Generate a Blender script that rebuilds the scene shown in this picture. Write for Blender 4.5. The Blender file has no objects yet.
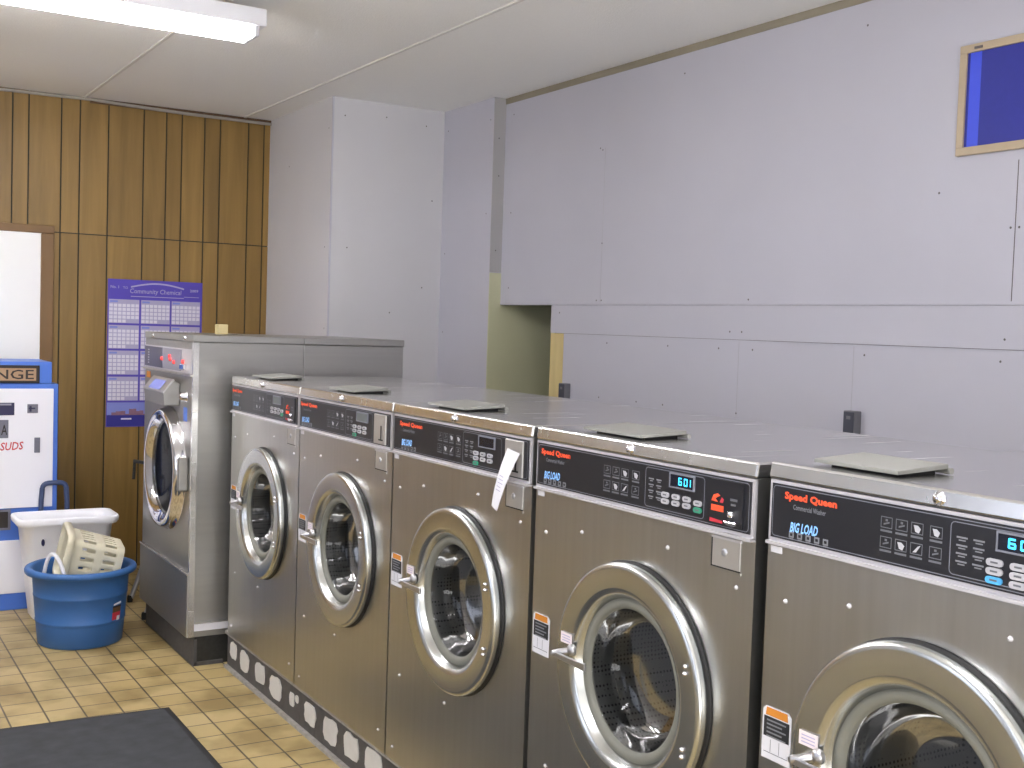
import bpy, math, random
from mathutils import Vector, Matrix
random.seed(7)
D = bpy.data
SC = bpy.context.scene
COL = SC.collection
PI = math.pi

# ------------------------------------------------------------------ materials
def _nodes(name):
    m = D.materials.new(name); m.use_nodes = True
    nt = m.node_tree; b = nt.nodes['Principled BSDF']
    return m, nt, b
def lin(c):
    return tuple((x/12.92 if x <= .04045 else ((x+.055)/1.055)**2.4) for x in [v/255 for v in c]) + (1,)
def mat(name, rgb, rough=.5, metal=0, var=.06, scale=8, bump=0, emit=None, es=1, spec=.5, stretch=(1,1,1), rvar=0):
    m, nt, b = _nodes(name)
    N, Lk = nt.nodes, nt.links
    tc = N.new('ShaderNodeTexCoord'); mp = N.new('ShaderNodeMapping'); mp.inputs['Scale'].default_value = stretch
    nz = N.new('ShaderNodeTexNoise'); nz.inputs['Scale'].default_value = scale; nz.inputs['Detail'].default_value = 4
    Lk.new(tc.outputs['Object'], mp.inputs['Vector']); Lk.new(mp.outputs['Vector'], nz.inputs['Vector'])
    mx = N.new('ShaderNodeMix'); mx.data_type = 'RGBA'
    c = lin(rgb)
    mx.inputs[6].default_value = tuple(x*(1-var) for x in c[:3])+(1,)
    mx.inputs[7].default_value = tuple(min(1,x*(1+var)) for x in c[:3])+(1,)
    Lk.new(nz.outputs['Fac'], mx.inputs['Factor']); Lk.new(mx.outputs[2], b.inputs['Base Color'])
    b.inputs['Roughness'].default_value = rough; b.inputs['Metallic'].default_value = metal
    b.inputs['Specular IOR Level'].default_value = spec
    if rvar:
        mr = N.new('ShaderNodeMapRange'); mr.inputs['To Min'].default_value = rough-rvar; mr.inputs['To Max'].default_value = rough+rvar
        Lk.new(nz.outputs['Fac'], mr.inputs['Value']); Lk.new(mr.outputs['Result'], b.inputs['Roughness'])
    if bump:
        bp = N.new('ShaderNodeBump'); bp.inputs['Strength'].default_value = bump; bp.inputs['Distance'].default_value = .004
        Lk.new(nz.outputs['Fac'], bp.inputs['Height']); Lk.new(bp.outputs['Normal'], b.inputs['Normal'])
    if emit:
        b.inputs['Emission Color'].default_value = lin(emit); b.inputs['Emission Strength'].default_value = es
    return m

M = {}
M['wall'] = mat('painted_drywall', (196,195,205), .7, var=.03, scale=3)
M['wall2'] = mat('painted_drywall_grey', (212,211,214), .7, var=.03, scale=3)
M['strip'] = mat('shaded_drywall_strip', (176,174,174), .7, var=.04)  # darker tone paints the shade on the pier face turned from the light
M['niche'] = mat('old_green_wall', (206,206,172), .7, var=.05, scale=5)
M['screw'] = mat('screw_head_dark', (96,92,92), .6)
M['seam'] = mat('joint_line', (182,180,187), .8)
M['stud'] = mat('bare_yellow_board', (214,194,138), .8, var=.18, scale=20, stretch=(1,1,.2))
M['ceil'] = mat('textured_ceiling', (248,248,245), .9, var=.04, scale=160, bump=.55)
M['batten'] = mat('ceiling_batten', (226,224,220), .7)
M['trimwood'] = mat('raw_wood_edge', (150,142,124), .8, var=.3, scale=25, stretch=(1,.15,1))
M['crown'] = mat('dark_wood_crown', (92,66,42), .6, var=.2, scale=20)
M['conduit'] = mat('painted_conduit', (160,154,146), .5)
M['doorwhite'] = mat('white_door_paint', (252,252,250), .5, var=.01)
M['casing'] = mat('brown_casing', (122,92,56), .5, var=.15, scale=14, stretch=(1,1,.12))
M['cream'] = mat('cream_wall_paint', (205,204,200), .8)
M['steel_shaded'] = mat('brushed_steel_shaded', (170,169,166), .42, 1, var=.10, scale=45, stretch=(.05,1,1), rvar=.04)  # darker steel copy, shade put into the colour of the tall washer
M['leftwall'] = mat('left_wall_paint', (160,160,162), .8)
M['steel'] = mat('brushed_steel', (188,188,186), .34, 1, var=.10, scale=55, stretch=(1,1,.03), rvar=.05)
M['steel_lit'] = mat('brushed_steel_lit', (222,221,220), .26, 1, var=.07, scale=40, stretch=(.06,1,1), rvar=.04)  # lighter steel copy, brightness of lit tops put into the colour
M['steellid'] = mat('steel_lid_edge', (205,200,190), .30, 1, var=.06, scale=40, stretch=(1,.06,1))
M['ring'] = mat('door_ring_steel', (202,204,202), .27, 1, var=.05, scale=30)
M['chrome'] = mat('chrome', (225,224,228), .10, 1, var=.03)
M['alu'] = mat('cast_aluminium', (196,195,197), .35, 1, var=.05)
M['trimline'] = mat('bright_trim', (206,204,208), .4, .35, var=.03)
M['gasket'] = mat('grey_door_gasket', (124,124,115), .6, var=.05)
M['black'] = mat('black_rubber', (16,16,17), .55)
M['panel'] = mat('black_control_face', (30,31,37), .35, var=.1, scale=4)
M['outline'] = mat('panel_outline', (120,122,132), .5)
M['red'] = mat('red_print_glow', (236,84,48), .5, emit=(236,84,48), es=.12)  # faint emission makes the print glow, though it is no lamp
M['greytxt'] = mat('grey_print', (128,130,136), .6)
M['bluetxt'] = mat('pale_blue_print_glow', (140,190,244), .6, emit=(110,170,246), es=.25)  # printed letters given a slight glow of their own
M['icon'] = mat('icon_print', (104,106,112), .6)
M['icon2'] = mat('icon_print_light', (186,188,194), .6)
M['button'] = mat('grey_button', (178,178,184), .5, var=.03)
M['btngreen'] = mat('green_button', (58,152,120), .5)
M['btnblue'] = mat('blue_button', (80,170,228), .5)
M['lcd'] = mat('display_window', (22,26,40), .25)
M['lcdoff'] = mat('display_unlit_grey', (96,104,104), .4)
M['seg'] = mat('lit_digit', (70,200,240), .5, emit=(60,190,245), es=1.2)
M['plate'] = mat('coin_plate_metal', (196,194,190), .45, .8, var=.08)
M['label'] = mat('label_paper', (226,226,232), .6, var=.02)
M['labelb'] = mat('label_black_block', (32,34,38), .6)
M['orange'] = mat('label_orange_block', (206,132,44), .6)
M['pink'] = mat('sticker_pale', (236,224,226), .6)
M['flap'] = mat('grey_plastic_flap', (140,140,134), .5, var=.04)
M['curb'] = mat('dark_tiled_curb', (78,76,76), .6, var=.45, scale=28)
M['curb2'] = mat('black_terrazzo_tile', (38,38,36), .45, var=.6, scale=60)
M['mortar'] = mat('white_mortar_patch', (206,204,199), .9, var=.08, scale=30, bump=.6)
M['lip'] = mat('curb_lip', (150,147,142), .6, var=.5, scale=30)
M['blueplastic'] = mat('blue_tub_plastic', (50,98,158), .45, var=.06, scale=4)
M['rope'] = mat('white_rope', (226,226,232), .7)
M['whiteplastic'] = mat('white_bin_plastic', (246,246,251), .4, var=.02)
M['beige'] = mat('beige_basket_plastic', (216,210,186), .45, var=.04)
M['bluepaint'] = mat('blue_enamel', (72,116,206), .4, var=.03)
M['enamel'] = mat('white_enamel', (236,236,244), .35, var=.01)
M['darkblue'] = mat('dark_blue_tube', (56,70,104), .45, var=.05)
M['bronze'] = mat('bronze_sign_face', (160,130,102), .4, var=.12, scale=15)
M['darkprint'] = mat('dark_print', (38,32,30), .6)
M['greyplate'] = mat('grey_lock_plate', (118,118,132), .4, .6)
M['redtxt'] = mat('red_letters', (196,52,66), .6)
M['calblue'] = mat('calendar_blue', (84,70,178), .6, var=.04)
M['calgrid'] = mat('calendar_grid', (178,172,204), .7)
M['calcell'] = mat('calendar_cell', (226,222,234), .7)
M['calsky'] = mat('calendar_sky', (132,142,212), .7, var=.08, scale=10)
M['calcity'] = mat('calendar_city', (140,104,122), .7, var=.35, scale=60)
M['calsea'] = mat('calendar_sea', (50,48,140), .7)
M['navy'] = mat('navy_panel', (40,38,78), .3)
M['greypanel'] = mat('grey_panel', (142,142,158), .35)
M['reddot'] = mat('red_dot', (226,72,70), .5, emit=(230,70,70), es=.4)
M['bluecloth'] = mat('blue_board_felt', (40,48,150), .55, var=.1, scale=40)
M['blueband'] = mat('blue_board_pale_band', (62,84,226), .5, var=.05)  # lighter blue band along one side of the board
M['oak'] = mat('pale_wood_frame', (188,170,142), .5, var=.12, scale=20)
M['housing'] = mat('white_lamp_housing', (232,232,238), .5, var=.01)
M['matcarpet'] = mat('charcoal_mat_pile', (58,60,63), .95, var=.45, scale=16, bump=.5)
M['matedge'] = mat('black_mat_rubber', (32,32,34), .7)
M['leg'] = mat('grey_tube', (188,190,196), .35, .7)
M['tan'] = mat('tan_cardboard', (206,190,142), .8)
M['paper'] = mat('white_paper', (238,238,244), .7, var=.01)
M['tubesheath'] = mat('lamp_end_cap', (200,200,205), .4)
M['outlet'] = mat('grey_outlet_box', (120,120,126), .5, .3)
M['outletdark'] = mat('dark_outlet_cover', (70,72,84), .5)
m, nt, b = _nodes('lit_fluorescent_tube'); M['tube'] = m
b.inputs['Base Color'].default_value = (1,1,1,1); b.inputs['Emission Color'].default_value = (1,.98,1,1); b.inputs['Emission Strength'].default_value = 25

# porthole glass: thin pane, clear with a fresnel reflection
m, nt, b = _nodes('porthole_glass'); M['glass'] = m
N, Lk = nt.nodes, nt.links
tr = N.new('ShaderNodeBsdfTransparent'); tr.inputs['Color'].default_value = (.52,.53,.54,1)
gl = N.new('ShaderNodeBsdfGlossy'); gl.inputs['Roughness'].default_value = .08
fr = N.new('ShaderNodeFresnel'); fr.inputs['IOR'].default_value = 1.6
ms = N.new('ShaderNodeMixShader'); ml = N.new('ShaderNodeMath'); ml.operation = 'MULTIPLY'; ml.inputs[1].default_value = .4
Lk.new(fr.outputs[0], ml.inputs[0]); Lk.new(ml.outputs[0], ms.inputs[0]); Lk.new(tr.outputs[0], ms.inputs[1]); Lk.new(gl.outputs[0], ms.inputs[2])
Lk.new(ms.outputs[0], nt.nodes['Material Output'].inputs['Surface'])

# perforated drum
m, nt, b = _nodes('perforated_drum_steel'); M['drum'] = m
N, Lk = nt.nodes, nt.links
tc = N.new('ShaderNodeTexCoord'); vo = N.new('ShaderNodeTexVoronoi'); vo.inputs['Scale'].default_value = 95; vo.inputs['Randomness'].default_value = .15
cr = N.new('ShaderNodeValToRGB'); cr.color_ramp.elements[0].position = .22; cr.color_ramp.elements[0].color = (.05,.05,.05,1)
cr.color_ramp.elements[1].position = .34; cr.color_ramp.elements[1].color = (.34,.34,.33,1)
Lk.new(tc.outputs['Object'], vo.inputs['Vector']); Lk.new(vo.outputs['Distance'], cr.inputs[0]); Lk.new(cr.outputs[0], b.inputs['Base Color'])
b.inputs['Metallic'].default_value = .25; b.inputs['Roughness'].default_value = .55

# floor tiles
m, nt, b = _nodes('yellow_quarry_tile'); M['floor'] = m
N, Lk = nt.nodes, nt.links
tc = N.new('ShaderNodeTexCoord'); mp = N.new('ShaderNodeMapping'); mp.inputs['Location'].default_value = (.111+.13*40, -4.238+.13*60, 0)
br = N.new('ShaderNodeTexBrick'); br.offset = 0; br.squash = 1
for k, v in {'Scale':1,'Mortar Size':.0038,'Mortar Smooth':.3,'Bias':0,'Brick Width':.13,'Row Height':.13}.items(): br.inputs[k].default_value = v
br.inputs['Color1'].default_value = lin((176,154,104)); br.inputs['Color2'].default_value = lin((186,166,118)); br.inputs['Mortar'].default_value = lin((86,76,58))
nz = N.new('ShaderNodeTexNoise'); nz.inputs['Scale'].default_value = 4.5; nz.inputs['Detail'].default_value = 6
cr = N.new('ShaderNodeValToRGB'); cr.color_ramp.elements[0].position = .34; cr.color_ramp.elements[0].color = lin((190,182,160)); cr.color_ramp.elements[1].position = .56; cr.color_ramp.elements[1].color = (1,1,1,1)
mx = N.new('ShaderNodeMix'); mx.data_type = 'RGBA'; mx.blend_type = 'MULTIPLY'; mx.inputs['Factor'].default_value = .85
Lk.new(tc.outputs['Object'], mp.inputs['Vector']); Lk.new(mp.outputs['Vector'], br.inputs['Vector']); Lk.new(tc.outputs['Object'], nz.inputs['Vector'])
Lk.new(nz.outputs['Fac'], cr.inputs[0]); Lk.new(br.outputs['Color'], mx.inputs[6]); Lk.new(cr.outputs[0], mx.inputs[7]); Lk.new(mx.outputs[2], b.inputs['Base Color'])
b.inputs['Roughness'].default_value = .42
bp = N.new('ShaderNodeBump'); bp.inputs['Strength'].default_value = .4; bp.inputs['Distance'].default_value = .003; bp.invert = True
Lk.new(br.outputs['Fac'], bp.inputs['Height']); Lk.new(bp.outputs['Normal'], b.inputs['Normal'])

# wood boards: each board its own tone, grain along z
m, nt, b = _nodes('brown_wood_panelling'); M['wood'] = m
N, Lk = nt.nodes, nt.links
tc = N.new('ShaderNodeTexCoord'); ge = N.new('ShaderNodeNewGeometry'); mp = N.new('ShaderNodeMapping'); mp.inputs['Scale'].default_value = (16,16,1.1)
nz = N.new('ShaderNodeTexNoise'); nz.inputs['Scale'].default_value = 1.0; nz.inputs['Detail'].default_value = 6; nz.inputs['Distortion'].default_value = .6
ad = N.new('ShaderNodeVectorMath'); ad.operation = 'ADD'
cb = N.new('ShaderNodeCombineXYZ'); mu = N.new('ShaderNodeMath'); mu.operation = 'MULTIPLY'; mu.inputs[1].default_value = 37
Lk.new(ge.outputs['Random Per Island'], mu.inputs[0]); Lk.new(mu.outputs[0], cb.inputs['Z']); Lk.new(tc.outputs['Object'], ad.inputs[0]); Lk.new(cb.outputs[0], ad.inputs[1])
Lk.new(ad.outputs[0], mp.inputs['Vector']); Lk.new(mp.outputs['Vector'], nz.inputs['Vector'])
cr = N.new('ShaderNodeValToRGB'); cr.color_ramp.elements[0].position = .2; cr.color_ramp.elements[0].color = lin((120,94,46)); cr.color_ramp.elements[1].position = .72; cr.color_ramp.elements[1].color = lin((152,121,64))
hs = N.new('ShaderNodeHueSaturation'); mr = N.new('ShaderNodeMapRange'); mr.inputs['To Min'].default_value = .88; mr.inputs['To Max'].default_value = 1.12
Lk.new(ge.outputs['Random Per Island'], mr.inputs['Value']); Lk.new(mr.outputs['Result'], hs.inputs['Value'])
Lk.new(nz.outputs['Fac'], cr.inputs[0]); Lk.new(cr.outputs[0], hs.inputs['Color']); Lk.new(hs.outputs[0], b.inputs['Base Color'])
b.inputs['Roughness'].default_value = .42
M['groove'] = mat('panel_groove', (46,44,34), .7)

# ------------------------------------------------------------------ geometry helpers
class MB:
    def __init__(s): s.v = []; s.f = []; s.m = []; s.sm = []
    def add(s, vs, fs, mi=0, smooth=False):
        o = len(s.v); s.v += [tuple(p) for p in vs]
        for f in fs: s.f.append(tuple(i+o for i in f)); s.m.append(mi); s.sm.append(smooth)
        return s
    def box(s, lo, hi, mi=0):
        (a,b_,c),(d,e,f) = lo, hi
        v = [(a,b_,c),(d,b_,c),(d,e,c),(a,e,c),(a,b_,f),(d,b_,f),(d,e,f),(a,e,f)]
        return s.add(v, [(0,3,2,1),(4,5,6,7),(0,1,5,4),(1,2,6,5),(2,3,7,6),(3,0,4,7)], mi)
    def quad(s, a, b_, c, d, mi=0): return s.add([a,b_,c,d], [(0,1,2,3)], mi)
    def prism(s, pts, ext, mi=0):      # polygon (list of 3D points) extruded by vector ext
        n = len(pts); e = Vector(ext)
        v = [Vector(p) for p in pts]; v += [p+e for p in v[:n]]
        fs = [tuple(range(n-1,-1,-1)), tuple(range(n,2*n))] + [(i,(i+1)%n,(i+1)%n+n,i+n) for i in range(n)]
        return s.add(v, fs, mi)
    def lathe(s, prof, c, axis='x', n=72, mi=0, cap0=False, cap1=False, smooth=True):
        vs = []; k = len(prof)
        for j in range(n):
            t = 2*PI*j/n
            for (a, r) in prof:
                if axis == 'x': vs.append((c[0]+a, c[1]+r*math.cos(t), c[2]+r*math.sin(t)))
                else: vs.append((c[0]+r*math.cos(t), c[1]+r*math.sin(t), c[2]+a))
        fs = []
        for j in range(n):
            q = (j+1)%n
            for i in range(k-1): fs.append((j*k+i, q*k+i, q*k+i+1, j*k+i+1))
        s.add(vs, fs, mi, smooth)
        if cap0: s.add([vs[j*k] for j in range(n)], [tuple(range(n))], mi)
        if cap1: s.add([vs[j*k+k-1] for j in range(n)], [tuple(range(n))], mi)
        return s
    def tube(s, pts, r, n=12, mi=0, closed=False):
        P = [Vector(p) for p in pts]; vs = []; k = len(P)
        up = Vector((.13,.29,.95)).normalized()
        for i, p in enumerate(P):
            if closed: d = P[(i+1)%k]-P[i-1]
            else: d = (P[min(i+1,k-1)]-P[max(i-1,0)])
            d.normalize()
            a = d.cross(up)
            if a.length < 1e-3: a = d.cross(Vector((1,0,0)))
            a.normalize(); b2 = d.cross(a)
            for j in range(n):
                t = 2*PI*j/n; vs.append(p+(a*math.cos(t)+b2*math.sin(t))*r)
        fs = []
        for i in range(k if closed else k-1):
            q = (i+1)%k
            for j in range(n): fs.append((i*n+j, i*n+(j+1)%n, q*n+(j+1)%n, q*n+j))
        s.add(vs, fs, mi, True)
        if not closed:
            s.add(vs[:n], [tuple(range(n))], mi); s.add(vs[-n:], [tuple(range(n))], mi)
        return s
    def loft(s, rings, mi=0, smooth=True, skip=None, cap0=False, cap1=False):
        n = len(rings[0]); vs = [p for r in rings for p in r]; fs = []
        for i in range(len(rings)-1):
            for j in range(n):
                if skip and skip(i, j): continue
                fs.append((i*n+j, i*n+(j+1)%n, (i+1)*n+(j+1)%n, (i+1)*n+j))
        if cap0: fs.append(tuple(range(n-1,-1,-1)))
        if cap1: fs.append(tuple((len(rings)-1)*n+j for j in range(n)))
        return s.add(vs, fs, mi, smooth)
    def build(s, name, mats, parent=None, bevel=0, seg=2, solid=0, origin=None, sub=0):
        if not isinstance(mats, (list,tuple)): mats = [mats]
        me = D.meshes.new(name)
        ox = Vector(origin) if origin else Vector((0,0,0))
        me.from_pydata([tuple(Vector(p)-ox) for p in s.v], [], s.f)
        for q in mats: me.materials.append(M[q])
        me.polygons.foreach_set('material_index', s.m); me.polygons.foreach_set('use_smooth', s.sm)
        me.validate(); me.update()
        import bmesh
        bm = bmesh.new(); bm.from_mesh(me); bmesh.ops.recalc_face_normals(bm, faces=bm.faces); bm.to_mesh(me); bm.free()
        o = D.objects.new(name, me); COL.objects.link(o); o.location = ox
        if parent: o.parent = parent; o.matrix_parent_inverse = Matrix.Identity(4)
        if parent: o.location = ox - world_loc(parent)
        if solid:
            md = o.modifiers.new('thickness','SOLIDIFY'); md.thickness = solid; md.offset = 0
        if sub:
            md = o.modifiers.new('smooth','SUBSURF'); md.levels = sub; md.render_levels = sub
        if bevel:
            md = o.modifiers.new('bevel','BEVEL'); md.width = bevel; md.segments = seg; md.limit_method = 'ANGLE'; md.angle_limit = .6
        return o
def world_loc(o):
    l = Vector(o.location)
    while o.parent: o = o.parent; l += Vector(o.location)
    return l
def thing(name, label, cat, loc=(0,0,0), group=None):
    o = D.objects.new(name, None); COL.objects.link(o); o.location = loc; o.empty_display_size = .1
    return tag(o, label, cat, group)
def tag(o, label, cat, group=None):
    o['label'] = label; o['category'] = cat
    if group: o['group'] = group
    return o
def struct(mb, name, mats, **k):
    o = mb.build(name, mats, **k)
    if not k.get('parent'): o['kind'] = 'structure'
    return o

_tc = {}
def text_raw(s, bold=0, shear=0, space=1):
    key = (s,bold,shear,space)
    if key not in _tc:
        cu = D.curves.new('t','FONT'); cu.body = s; cu.size = 1; cu.offset = bold; cu.shear = shear; cu.resolution_u = 2; cu.space_character = space
        o = D.objects.new('t', cu); COL.objects.link(o)
        me = o.evaluated_get(bpy.context.evaluated_depsgraph_get()).to_mesh()
        vs = [(v.co.x, v.co.y) for v in me.vertices]; fs = [tuple(p.vertices) for p in me.polygons]
        o.to_mesh_clear() if hasattr(o,'to_mesh_clear') else None
        D.objects.remove(o); D.curves.remove(cu)
        _tc[key] = (vs, fs)
    return _tc[key]
def text(mb, s, org, right, up, w=None, h=None, mi=0, bold=0, shear=0, space=1):
    vs, fs = text_raw(s, bold, shear, space)
    x0 = min(v[0] for v in vs); x1 = max(v[0] for v in vs); y0 = min(v[1] for v in vs); y1 = max(v[1] for v in vs)
    sx = (w/(x1-x0)) if w else None; sy = (h/(y1-y0)) if h else None
    sx = sx or sy; sy = sy or sx
    O, R_, U_ = Vector(org), Vector(right), Vector(up)
    mb.add([O+R_*((x-x0)*sx)+U_*((y-y0)*sy) for x, y in vs], fs, mi)

SEG = {'0':'abcdef','1':'bc','6':'acdefg',':':''}
def seven(mb, ch, org, right, up, w, h, mi=0):
    O, R_, U_ = Vector(org), Vector(right), Vector(up); t = w*.24
    rects = {'a':(t*.4,h-t,w-t*.4,h),'d':(t*.4,0,w-t*.4,t),'g':(t*.4,h/2-t/2,w-t*.4,h/2+t/2),'f':(0,h/2+t*.1,t,h-t*.3),'b':(w-t,h/2+t*.1,w,h-t*.3),'e':(0,t*.3,t,h/2-t*.1),'c':(w-t,t*.3,w,h/2-t*.1)}
    for sg in SEG[ch]:
        a,b_,c,d = rects[sg]
        mb.quad(O+R_*a+U_*b_, O+R_*c+U_*b_, O+R_*c+U_*d, O+R_*a+U_*d, mi)

# ------------------------------------------------------------------ room shell
CEIL = 2.715; YB = 6.948; XL = -3.4; YF = -1.6; XP = 1.618; XE = 1.69; YP = 5.387; XC = .929; YC = 5.95
struct(MB().box((XL-.1,YF-.1,-.08),(2.7,YB+.15,0)), 'floor', 'floor')
# ceiling with battens
mb = MB().box((XL-.1,YF-.1,CEIL),(2.7,YB+.15,CEIL+.08))
for x in (-2.85,-1.96,-1.065,-.17,.758):
    mb.box((x-.008,YF,CEIL-.006),(x+.008,YB-.03,CEIL), 1)
struct(mb, 'ceiling', ['ceil','batten'])
# panelled rear wall: boards with grooves
mb = MB().box((XL-.1,YB+.006,0),(XC+.05,YB+.1,CEIL), 1)
gx = [-.548,-.464,-.292,-.192,-.035,.164,.295,.386,.522,.617,.792,.891,XC+.03]
left = [-.548]
pat = [.095,.13,.172,.075,.157,.2,.11,.14]
i = 0
while left[-1] > XL: left.append(left[-1]-pat[i%8]); i += 1
gx = left[::-1][:-1]+gx
for a, c in zip(gx[:-1], gx[1:]):
    for z0, z1 in ((0,1.939),(1.945,CEIL)):
        mb.box((a+.004,YB,z0),(c-.004,YB+.02,z1), 0)
struct(mb, 'wall_rear', ['wood','groove'])
mb = MB().box((-.141,YB-.016,2.688),(XC,YB,CEIL))
struct(mb, 'trim_1', 'crown')
# column boxed in drywall
def dots(mb, axis, c, pts, mi, r=.0042, d=-.0012):
    for (p, z) in pts:
        vs = []
        for k in range(8):
            a, b_ = r*math.cos(k*PI/4), r*math.sin(k*PI/4)
            vs.append((c+d, p+a, z+b_) if axis == 'x' else (p+a, c+d, z+b_))
        mb.add(vs, [tuple(range(8))], mi)
mb = MB().box((XC,YC,0),(XP+.3,YB+.05,CEIL))
mb.box((XC-.003,YC-.003,0),(XC+.006,YC+.006,CEIL), 2)
dots(mb,'y',YC,[(1.0,2.62),(1.25,2.64),(1.5,2.62),(1.03,1.9),(1.02,1.4),(1.5,1.7),(1.55,2.2),(1.3,1.55)],1)
dots(mb,'x',XC,[(6.0,2.55),(6.02,1.9),(6.6,2.4),(6.0,1.45)],1)
struct(mb, 'wall_column', ['wall2','screw','wall'])
# pier
mb = MB().box((XP,YP,0),(XP+.9,YC+.05,CEIL))
mb.box((XP,YP-.004,1.784),(XP+.3,YP,CEIL), 2)
mb.box((XP+.001,YP-.0055,0),(XP+.9,YP,1.78), 3)
dots(mb,'x',XP,[(5.9,2.6),(5.42,2.6),(5.9,1.9),(5.44,2.1),(5.9,1.45)],1)
dots(mb,'y',YP-.004,[(1.65,2.5),(1.655,2.3),(1.65,1.9)],1)
struct(mb, 'wall_pier', ['wall','screw','strip','niche'])
# right wall
YO = 4.88
mb = MB()
mb.box((XE,YF,1.609),(XE+.12,YP,2.684))                       # upper panel
mb.box((XE+.002,YF,1.4685),(XE+.12,YO,1.6075))                 # narrow strip
mb.box((XE+.006,YF,0),(XE+.12,YO-.115,1.467))                    # lower panel
mb.box((XE+.02,YF,0),(XE+.13,YO-.01,2.7), 1)
for y in (4.46,):
    mb.box((XE-.0006,y-.001,1.62),(XE,y+.001,2.35), 3)
for y in (3.5,2.9):
    mb.box((XE+.0054,y-.001,1.15),(XE+.006,y+.001,1.46), 3)
mb.box((XE-.0006,2.268,1.62),(XE,2.271,2.06), 1)
pts = [(2.285,1.85),(2.255,1.85),(2.285,1.5),(2.56,1.98),(5.3,2.62),(5.3,2.1),(5.3,1.7),(4.5,2.35),(4.48,2.34),(4.46,1.9),(4.49,1.63),(4.45,1.63),(3.45,1.63),(3.9,2.6),(2.9,2.6),(4.8,1.57),(3.55,1.5),(3.48,1.5)]
dots(mb,'x',XE,pts,1)
dots(mb,'x',XE+.006,[(4.4,1.43),(3.95,1.43),(3.62,1.43),(3.42,1.43),(2.85,1.43),(2.3,1.43),(4.45,1.17),(4.16,1.17),(3.97,1.17),(3.5,1.17),(2.9,1.2)],1)
struct(mb, 'wall_right', ['wall','screw','wall2','seam'])
mb = MB().box((XE-.004,YF,2.684),(XE+.12,YP,CEIL))
struct(mb, 'trim_2', 'trimwood')
mb = MB().box((XE+.004,YO-.115,0),(XE+.12,YO,1.467))
struct(mb, 'trim_3', 'stud')
# recess behind the opening
mb = MB().box((2.5,YO-1.2,0),(2.6,YC,CEIL)).box((XE+.12,YO-1.3,0),(2.6,YO-1.2,CEIL))
struct(mb, 'wall_recess', 'niche')
# left wall with shop windows, front wall
wins = [(-.6,1.3),(1.7,3.6)]
mb = MB(); zs, zt = .9, 2.25
mb.box((XL-.1,YF-.1,0),(XL,YB+.1,zs)); mb.box((XL-.1,YF-.1,zt),(XL,YB+.1,CEIL))
ys = [YF-.1]+[y for w in wins for y in w]+[YB+.1]
for a, c in zip(ys[::2], ys[1::2]): mb.box((XL-.1,a,zs),(XL,c,zt))
struct(mb, 'wall_left', 'leftwall')
struct(MB().box((XL-.1,YF-.1,0),(2.7,YF,CEIL)), 'wall_front', 'cream')
for i, (a, c) in enumerate(wins):
    mb = MB()
    for lo, hi in (((XL-.09,a,zs),(XL-.03,a+.05,zt)),((XL-.09,c-.05,zs),(XL-.03,c,zt)),((XL-.09,a,zs),(XL-.03,c,zs+.05)),((XL-.09,a,zt-.05),(XL-.03,c,zt)),((XL-.085,(a+c)/2-.02,zs),(XL-.035,(a+c)/2+.02,zt))): mb.box(lo,hi)
    w = struct(mb, f'window_{i+1}', 'alu')
    MB().box((XL-.062,a+.04,zs+.04),(XL-.058,c-.04,zt-.04)).build('window_pane','glass',w)
# door in the rear wall
mb = MB().box((-1.19,YB-.012,0),(-.391,YB,1.932))
dr = struct(mb, 'door_1', 'doorwhite')
mb = MB().box((-.395,YB-.02,0),(-.325,YB-.001,1.929)).box((-1.26,YB-.02,0),(-1.186,YB-.001,1.929)).box((-1.26,YB-.02,1.93),(-.325,YB-.001,1.975))
mb.build('door_casing','casing',dr,bevel=.004)
mb = MB().lathe([(0,.025),(-.03,.012),(-.045,.012),(-.05,.028),(-.075,.024),(-.08,0.001)],(0,0,0),'z',20)
mb.v = [(-1.1+x, YB-.012+z, .98+y) for x,y,z in mb.v]; mb.build('door_handle','alu',dr)

# ------------------------------------------------------------------ ceiling lamps
def lamp(name, x1, L, y, label):
    t = thing(name, label, 'light', (x1-L/2,y,CEIL), 'fluorescent ceiling fixtures')
    zt_, zb_ = 2.672, 2.605
    mb = MB().box((x1-L,y-.075,zb_),(x1,y+.075,zt_)); mb.build('housing','housing',t,bevel=.006)
    for k in (.2,L-.2): MB().tube([(x1-k,y,zt_-.002),(x1-k,y,CEIL)],.011).build('mount','leg',t)
    for s_ in (-.045,.045):
        MB().tube([(x1-L+.05,y+s_,zb_-.026),(x1-.05,y+s_,zb_-.026)],.019,16).build('tube','tube',t)
    for xe in (x1-.045,x1-L+.02):
        mb = MB().box((xe,y-.068,zb_-.040),(xe+.018,y+.068,zb_)); mb.build('end_cap','tubesheath',t,bevel=.004)
    return t
lamp('fluorescent_lamp', -.02, 2.44, 4.40, 'lit fluorescent strip lamp under the white textured ceiling')
lamp('fluorescent_lamp', .35, 2.44, 1.15, 'unseen strip lamp added on the ceiling nearer the front wall to brighten the room')  # added lamp, unseen, evens out the room light

lamp('fluorescent_lamp', -1.25, 1.95, 5.6, 'unseen strip lamp added on the ceiling left of the change machine to light the column')  # added lamp, unseen, brightens the column and pier sides
# conduit along the rear wall
mb = MB().tube([(XL+.05,YB-.012,2.698),(-.6,YB-.012,2.700),(-.141,YB-.012,2.706),(.1,YB-.028,2.696),(.4,YB-.028,2.690),(XC-.005,YB-.028,2.690)],.009,10)
tag(mb.build('conduit','conduit'), 'thin white conduit running along the top of the wood panelled wall', 'pipe')

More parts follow.
